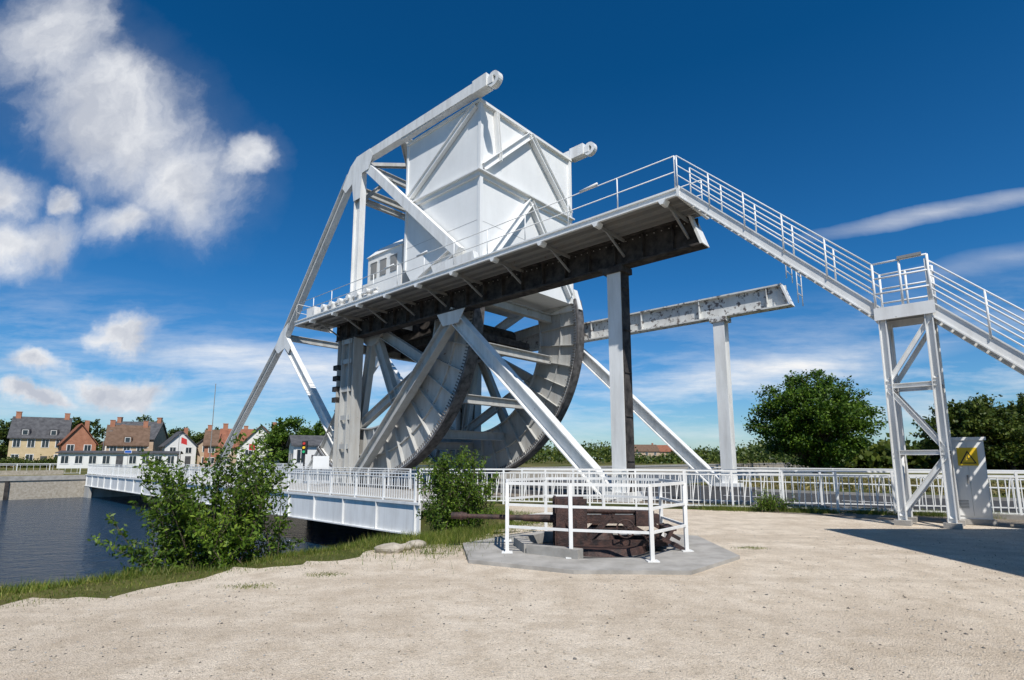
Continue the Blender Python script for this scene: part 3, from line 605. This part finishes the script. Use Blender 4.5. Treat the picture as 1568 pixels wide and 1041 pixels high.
# ------------------------------------------------------------ houses
def mcol(n,a,b): return simple(n,a,b,1.5,.85,.2,8,spec=.2)
wl_c=mcol('cream_render',(.55,.43,.25),(.62,.49,.3)); wl_b=mcol('brick',(.34,.15,.09),(.45,.21,.13)); wl_w=mcol('white_render',(.7,.69,.65),(.76,.75,.72)); wl_t=mcol('tan_stone',(.45,.33,.23),(.53,.41,.29))
rf_s=mcol('slate_roof',(.06,.06,.065),(.11,.11,.115)); rf_r=mcol('tile_roof',(.2,.08,.05),(.3,.125,.075)); rf_b=mcol('brown_tile_roof',(.12,.075,.05),(.18,.115,.08))
def house(name,x,y,w,d,ev,rg,wall,roof,rot=0,axis='x',nw=3,st=2,chim=1,dormer=0,o=.35):
    e=empty(name,(x,y,0),rot); m=MB(); m.box(-w/2,w/2,-d/2,d/2,0,ev,0)
    if axis=='y': m.prism([X((-w/2,-d/2,ev)),X((w/2,-d/2,ev)),X((0,-d/2,rg))],X((0,d,0)),0)
    else: m.prism([X((-w/2,-d/2,ev)),X((-w/2,d/2,ev)),X((-w/2,0,rg))],X((w,0,0)),0)
    m.obj('walls',wall,e)
    m=MB(); th=.18
    if axis=='y':
        for k in (-1,1): m.prism([X((k*(w/2+o),-d/2-o,ev-o*(rg-ev)/(w/2))),X((0,-d/2-o,rg)),X((0,-d/2-o,rg+th)),X((k*(w/2+o),-d/2-o,ev-o*(rg-ev)/(w/2)+th))],X((0,d+2*o,0)))
    else:
        for k in (-1,1): m.prism([X((-w/2-o,k*(d/2+o),ev-o*(rg-ev)/(d/2))),X((-w/2-o,0,rg)),X((-w/2-o,0,rg+th)),X((-w/2-o,k*(d/2+o),ev-o*(rg-ev)/(d/2)+th))],X((w+2*o,0,0)))
    for i in range(dormer):
        cx=-w/2+w*(i+.5)/dormer; m.box(cx-.7,cx+.7,-d/2+.1,-d/2+2,ev+.1,ev+1.5)
    m.obj('roof',roof,e)
    m=MB()
    for i in range(chim):
        cx=(-w/2+.5) if i==0 else (w/2-.5); 
        if axis=='y': m.box(w*.25-.35,w*.25+.35,d*.2,d*.2+.7,ev,rg+1.0)
        else: m.box(cx-.4,cx+.4,-.35,.35,ev+.5,rg+1.0); m.box(cx-.46,cx+.46,-.4,.4,rg+1.0,rg+1.12)
    if chim: m.obj('chimneys',wl_b,e)
    m=MB(); sh=ev/st
    for k in range(st):
        for i in range(nw):
            cx=-w/2+w*(i+.5)/nw; z0=k*sh+sh*.32; z1=k*sh+sh*.82
            if k==0 and i==nw//2: m.box(cx-.5,cx+.5,-d/2-.05,-d/2,.05,2.1,2); continue
            m.box(cx-.6,cx+.6,-d/2-.05,-d/2,z0-.1,z1+.1,1); m.box(cx-.48,cx-.04,-d/2-.08,-d/2-.05,z0,z1,0); m.box(cx+.04,cx+.48,-d/2-.08,-d/2-.05,z0,z1,0)
    for i in range(dormer):
        cx=-w/2+w*(i+.5)/dormer; m.box(cx-.45,cx+.45,-d/2+.05,-d/2+.1,ev+.35,ev+1.3,1); m.box(cx-.36,cx+.36,-d/2+.02,-d/2+.05,ev+.42,ev+1.22,0)
    for k in (-1,1):
        for q_ in (-.25,.25): m.box(min(k*w/2,k*(w/2+.05)),max(k*w/2,k*(w/2+.05)),q_*d-.5,q_*d+.5,1,2.3,0)
    m.obj('windows_and_door',[glass,wl_w,rf_s],e); return e
house('cream_house',-93.5,109,8.4,6.5,5.8,9.6,wl_c,rf_s,.62,'x',4,2,2,2)
house('brick_house',-85.3,108,5.2,7,4.6,8.2,wl_b,rf_r,.75,'y',2,2,1)
house('cream_house',-80.6,112,4.0,7,4.8,7.6,wl_w,rf_b,.7,'y',2,2,1)
house('stone_house',-76.2,109,6.4,6,4.4,8.0,wl_t,rf_b,.6,'x',3,2,2,1)
house('stone_house',-83,122,9,7,6,9.6,wl_t,rf_s,.2,'x',3,2,2)
house('cream_house',-68.5,113,5.5,6,4.2,7.0,wl_w,rf_s,.7,'y',2,2,1)
house('brick_house',-101.5,104,4.5,6,3.4,5.2,wl_b,rf_r,.5,'x',2,1,1)
house('long_white_building',-69,98,17,6,2.5,2.8,wl_w,rf_s,.45,'x',9,1,0)
house('brick_house',-58,112,7.5,7,4.3,7.2,wl_b,rf_b,.45,'x',3,2,2)
house('cream_house',-63.5,118,6,7,4.6,7.4,wl_t,rf_s,.4,'y',2,2,1)
house('white_house',-44.5,98,7.0,8,3.4,7.2,wl_w,rf_b,.35,'y',2,2,1)
house('brick_house',-51,104,7,7,3.8,7.0,wl_t,rf_r,.45,'x',3,2,1)
house('bridge_control_building',-27.5,76,5.5,5,3.4,4.6,wl_w,rf_s,.5,'x',3,1,0)
house('farmhouse',62,260,12,9,5,8,wl_t,rf_b,.1,'x',3,2,1); house('farmhouse',75,268,14,9,5,8,wl_t,rf_r,-.1,'x',3,2,1)
house('offframe_shadow_caster',13.35,1.5,9.6,12.6,6.5,7.5,wl_w,rf_s,0,'x',3,2,0,0,.1)  # unseen block added beside the view to cast the ground shadow at right
def pole(name,x,y,h,r,mat=whiteclean,flag=None):
    m=MB(); m.cyl((x,y,0),(x,y,h),r,r*.6,8); m.cyl((x,y,0),(x,y,.2),r*2.2,r*2.2,8); m.cyl((x,y,h),(x,y,h+.15),r*1.2,r*.2,8)
    if name=='street_lamp': m.beam((x,y,h),(x+.9,y,h+.15),.06,.06); m.beam((x+.8,y,h+.12),(x+1.4,y,h+.16),.22,.1)
    if flag: m.prism([X((x,y,h-.1)),X((x+.9,y+.2,h-.5)),X((x+1.0,y+.2,h-1.5)),X((x,y,h-1.2))],X((0,.02,0)),1)
    m.obj(name,[mat,flag or mat])
pole('radio_mast',-52,95,14.5,.09,greyst); pole('flagpole',-59,98,5.5,.07,whiteclean,signred); pole('street_lamp',-75,101,6.5,.06,greyst); pole('street_lamp',-63,104,6,.06,greyst); pole('street_lamp',38,66,5.2,.08,greyst)
def sign(name,x,y,h,w,hh,mat):
    m=MB(); m.cyl((x,y,0),(x,y,h),.04,.04,8); m.box(x-w/2,x+w/2,y-.09,y-.05,h-hh,h,1); m.box(x-w/2+.06,x+w/2-.06,y-.1,y-.09,h-hh+.06,h-.06,2); m.obj(name,[greyst,whiteclean,mat])
sign('information_sign',-11.2,32.5,1.75,.95,.75,whiteclean); sign('direction_sign',-64,92,3.0,1.2,.5,signblue)
sign('road_sign',-33,70,3.5,.9,.9,signred)
m=MB(); tx,ty=-14.3,38; m.cyl((tx,ty,0),(tx,ty,2.0),.06,.06,8,0); m.box(tx-.16,tx+.16,ty-.12,ty+.12,1.9,2.8,0)
green=simple('signal_green',(.02,.4,.15),(.03,.45,.18),2,.4)
for i,c_ in enumerate((1,2,3)): m.cyl((tx,ty-.12,2.63-.28*i),(tx,ty-.2,2.63-.28*i),.09,.09,12,c_)
m.obj('traffic_light',[black,signred,yellow,green])

# ------------------------------------------------------------ world
W=bpy.data.worlds.new('World'); S.world=W; W.use_nodes=True; t=W.node_tree; bg=t.nodes['Background']
W.cycles.sampling_method='MANUAL'; W.cycles.sample_map_resolution=512
el=math.radians(52); hx,hy=.25,-.968; sunv=Vector((hx*math.cos(el),hy*math.cos(el),math.sin(el))).normalized()
sky=N(t,'ShaderNodeTexSky',sky_type='NISHITA'); sky.sun_disc=False; sky.sun_elevation=el; sky.sun_rotation=math.atan2(hx,hy); sky.air_density=1.0; sky.dust_density=.3; sky.ozone_density=2.5
tc=N(t,'ShaderNodeTexCoord'); sp=N(t,'ShaderNodeSeparateXYZ'); t.links.new(tc.outputs['Generated'],sp.inputs[0])
def M(op,a,b=None,c=None):
    n=N(t,'ShaderNodeMath',operation=op)
    for i,v in enumerate((a,b,c)):
        if v is None: continue
        if isinstance(v,(int,float)): n.inputs[i].default_value=v
        else: t.links.new(v,n.inputs[i])
    return n.outputs[0]
def VM(op,a,b=None):
    n=N(t,'ShaderNodeVectorMath',operation=op)
    for i,v in enumerate((a,b)):
        if v is None: continue
        if isinstance(v,tuple): n.inputs[i].default_value=v
        else: t.links.new(v,n.inputs[i])
    return n
tint=ramp(t,sp.outputs['Z'],[(.0,(.72,.93,1.12)),(.12,(.42,.82,1.16)),(.3,(.16,.68,1.10)),(.6,(.04,.54,.92))])
skyc=mix(t,1.0,sky.outputs[0],tint,'MULTIPLY')
ym=M('MAXIMUM',sp.outputs['Y'],.05); cb=N(t,'ShaderNodeCombineXYZ')
t.links.new(M('DIVIDE',sp.outputs['X'],ym),cb.inputs[0]); t.links.new(M('DIVIDE',sp.outputs['Z'],ym),cb.inputs[1]); pq=cb.outputs[0]
def wn(scale,det,ro,vec,col=False):
    n=N(t,'ShaderNodeTexNoise'); n.inputs['Scale'].default_value=scale; n.inputs['Detail'].default_value=det; n.inputs['Roughness'].default_value=ro
    t.links.new(vec,n.inputs['Vector']); return n.outputs['Color' if col else 'Fac']
warp=VM('MULTIPLY',VM('SUBTRACT',wn(4,6,.6,pq,True),(.5,.5,.5)).outputs[0],(.2,.2,0)).outputs[0]
pw=VM('ADD',pq,warp).outputs[0]
def blob(x,y,a,b,rot=0,src=pw):
    v=VM('SUBTRACT',src,(x,y,0)).outputs[0]
    if rot:
        r_=N(t,'ShaderNodeVectorRotate',rotation_type='Z_AXIS'); r_.inputs['Angle'].default_value=-rot; t.links.new(v,r_.inputs['Vector']); v=r_.outputs[0]
    v=VM('MULTIPLY',v,(1/a,1/b,0)).outputs[0]; return M('MAXIMUM',M('SUBTRACT',1,VM('LENGTH',v).outputs['Value']),-.6)
cum=[(-.79,.67,.25,.17,-.60),(-.93,.86,.15,.14,-.7),(-.64,.55,.18,.13,-1.0),(-.742,.465,.09,.06),(-.525,.60,.07,.06),(-.97,.41,.15,.08,.2),(-1.0,.50,.09,.07),(-.72,.145,.14,.035),(-.743,.238,.07,.038),(-.876,.18,.07,.032),(-.89,.112,.10,.022),(-.88,.50,.05,.035)]
acc=None
for c_ in cum:
    b_=blob(*c_)
    if acc is None: acc=b_
    else:
        n_=N(t,'ShaderNodeMath',operation='SMOOTH_MAX'); t.links.new(acc,n_.inputs[0]); t.links.new(b_,n_.inputs[1]); n_.inputs[2].default_value=.12; acc=n_.outputs[0]
# wind-stretched detail: softer, streaky edges
dn=wn(5,12,.6,pw); dn2=wn(5,9,.62,VM('MULTIPLY',pw,(2.4,.8,0)).outputs[0]); dnn=M('ADD',M('MULTIPLY',dn,.6),M('MULTIPLY',dn2,.4))
dens=M('ADD',acc,M('MULTIPLY',M('SUBTRACT',dnn,.5),2.0))
mr=N(t,'ShaderNodeMapRange',interpolation_type='SMOOTHSTEP'); mr.inputs['From Min'].default_value=-.08; mr.inputs['From Max'].default_value=.95; t.links.new(dens,mr.inputs['Value']); cmask=mr.outputs[0]
sw=VM('ADD',pq,VM('MULTIPLY',warp,(.15,.15,0)).outputs[0]).outputs[0]
st1=M('MAXIMUM',blob(.86,.478,.36,.022,.20,sw),0); st2=blob(.5,.165,.42,.035,.13,sw); st3=blob(-.35,.17,.5,.04,-.1,sw); st4=blob(.95,.38,.3,.03,.2,sw)
wis=wn(3,8,.65,VM('MULTIPLY',sw,(1,6,0)).outputs[0])
st234=M('MAXIMUM',M('MAXIMUM',M('MAXIMUM',st2,st3),M('MULTIPLY',st4,.4)),0)
stm=M('MAXIMUM',M('MULTIPLY',M('POWER',st1,.8),M('MULTIPLY',wis,.9)),M('MULTIPLY',st234,M('MULTIPLY',wis,1.1)))
low=M('MULTIPLY',M('MAXIMUM',M('SUBTRACT',1,M('MULTIPLY',M('ABSOLUTE',M('SUBTRACT',sp.outputs['Z'],.10)),6.0)),0),M('MULTIPLY',M('MAXIMUM',M('SUBTRACT',wis,.42),0),2.3))
veil=M('MULTIPLY',M('MAXIMUM',M('ADD',acc,.35),0),.10)
mask=M('MINIMUM',M('ADD',M('ADD',M('MULTIPLY',cmask,.96),stm),M('ADD',low,veil)),1)
mask=M('MULTIPLY',mask,M('GREATER_THAN',sp.outputs['Y'],.06))
sh2=wn(5,7,.6,VM('ADD',pw,(.04,.06,0)).outputs[0])
shade=ramp(t,M('ADD',M('MULTIPLY',sh2,.85),M('MULTIPLY',dens,.15)),[(.32,(10.4,10.4,10.4)),(.46,(8.8,9.0,9.4)),(.62,(5.6,6.0,6.9))])
fin=mix(t,mask,skyc,shade)
t.links.new(fin,bg.inputs[0]); bg.inputs[1].default_value=.092
sl_=bpy.data.lights.new('sun','SUN'); sl_.energy=5.0; sl_.angle=math.radians(.5); sl_.color=(1,.96,.9)
so=bpy.data.objects.new('sun',sl_); so.rotation_euler=(-sunv).to_track_quat('-Z','Y').to_euler(); S.collection.objects.link(so)
# ------------------------------------------------------------ camera
cd=bpy.data.cameras.new('camera'); cd.lens=19.2; cd.sensor_width=36; cd.shift_y=.0355; cd.clip_end=6000; cd.clip_start=.1
co=bpy.data.objects.new('camera',cd); co.location=(0,0,1.6); co.rotation_euler=(math.radians(98.57),0,0); S.collection.objects.link(co); S.camera=co
S.view_settings.view_transform='Standard'; S.view_settings.look='None'; S.view_settings.exposure=0
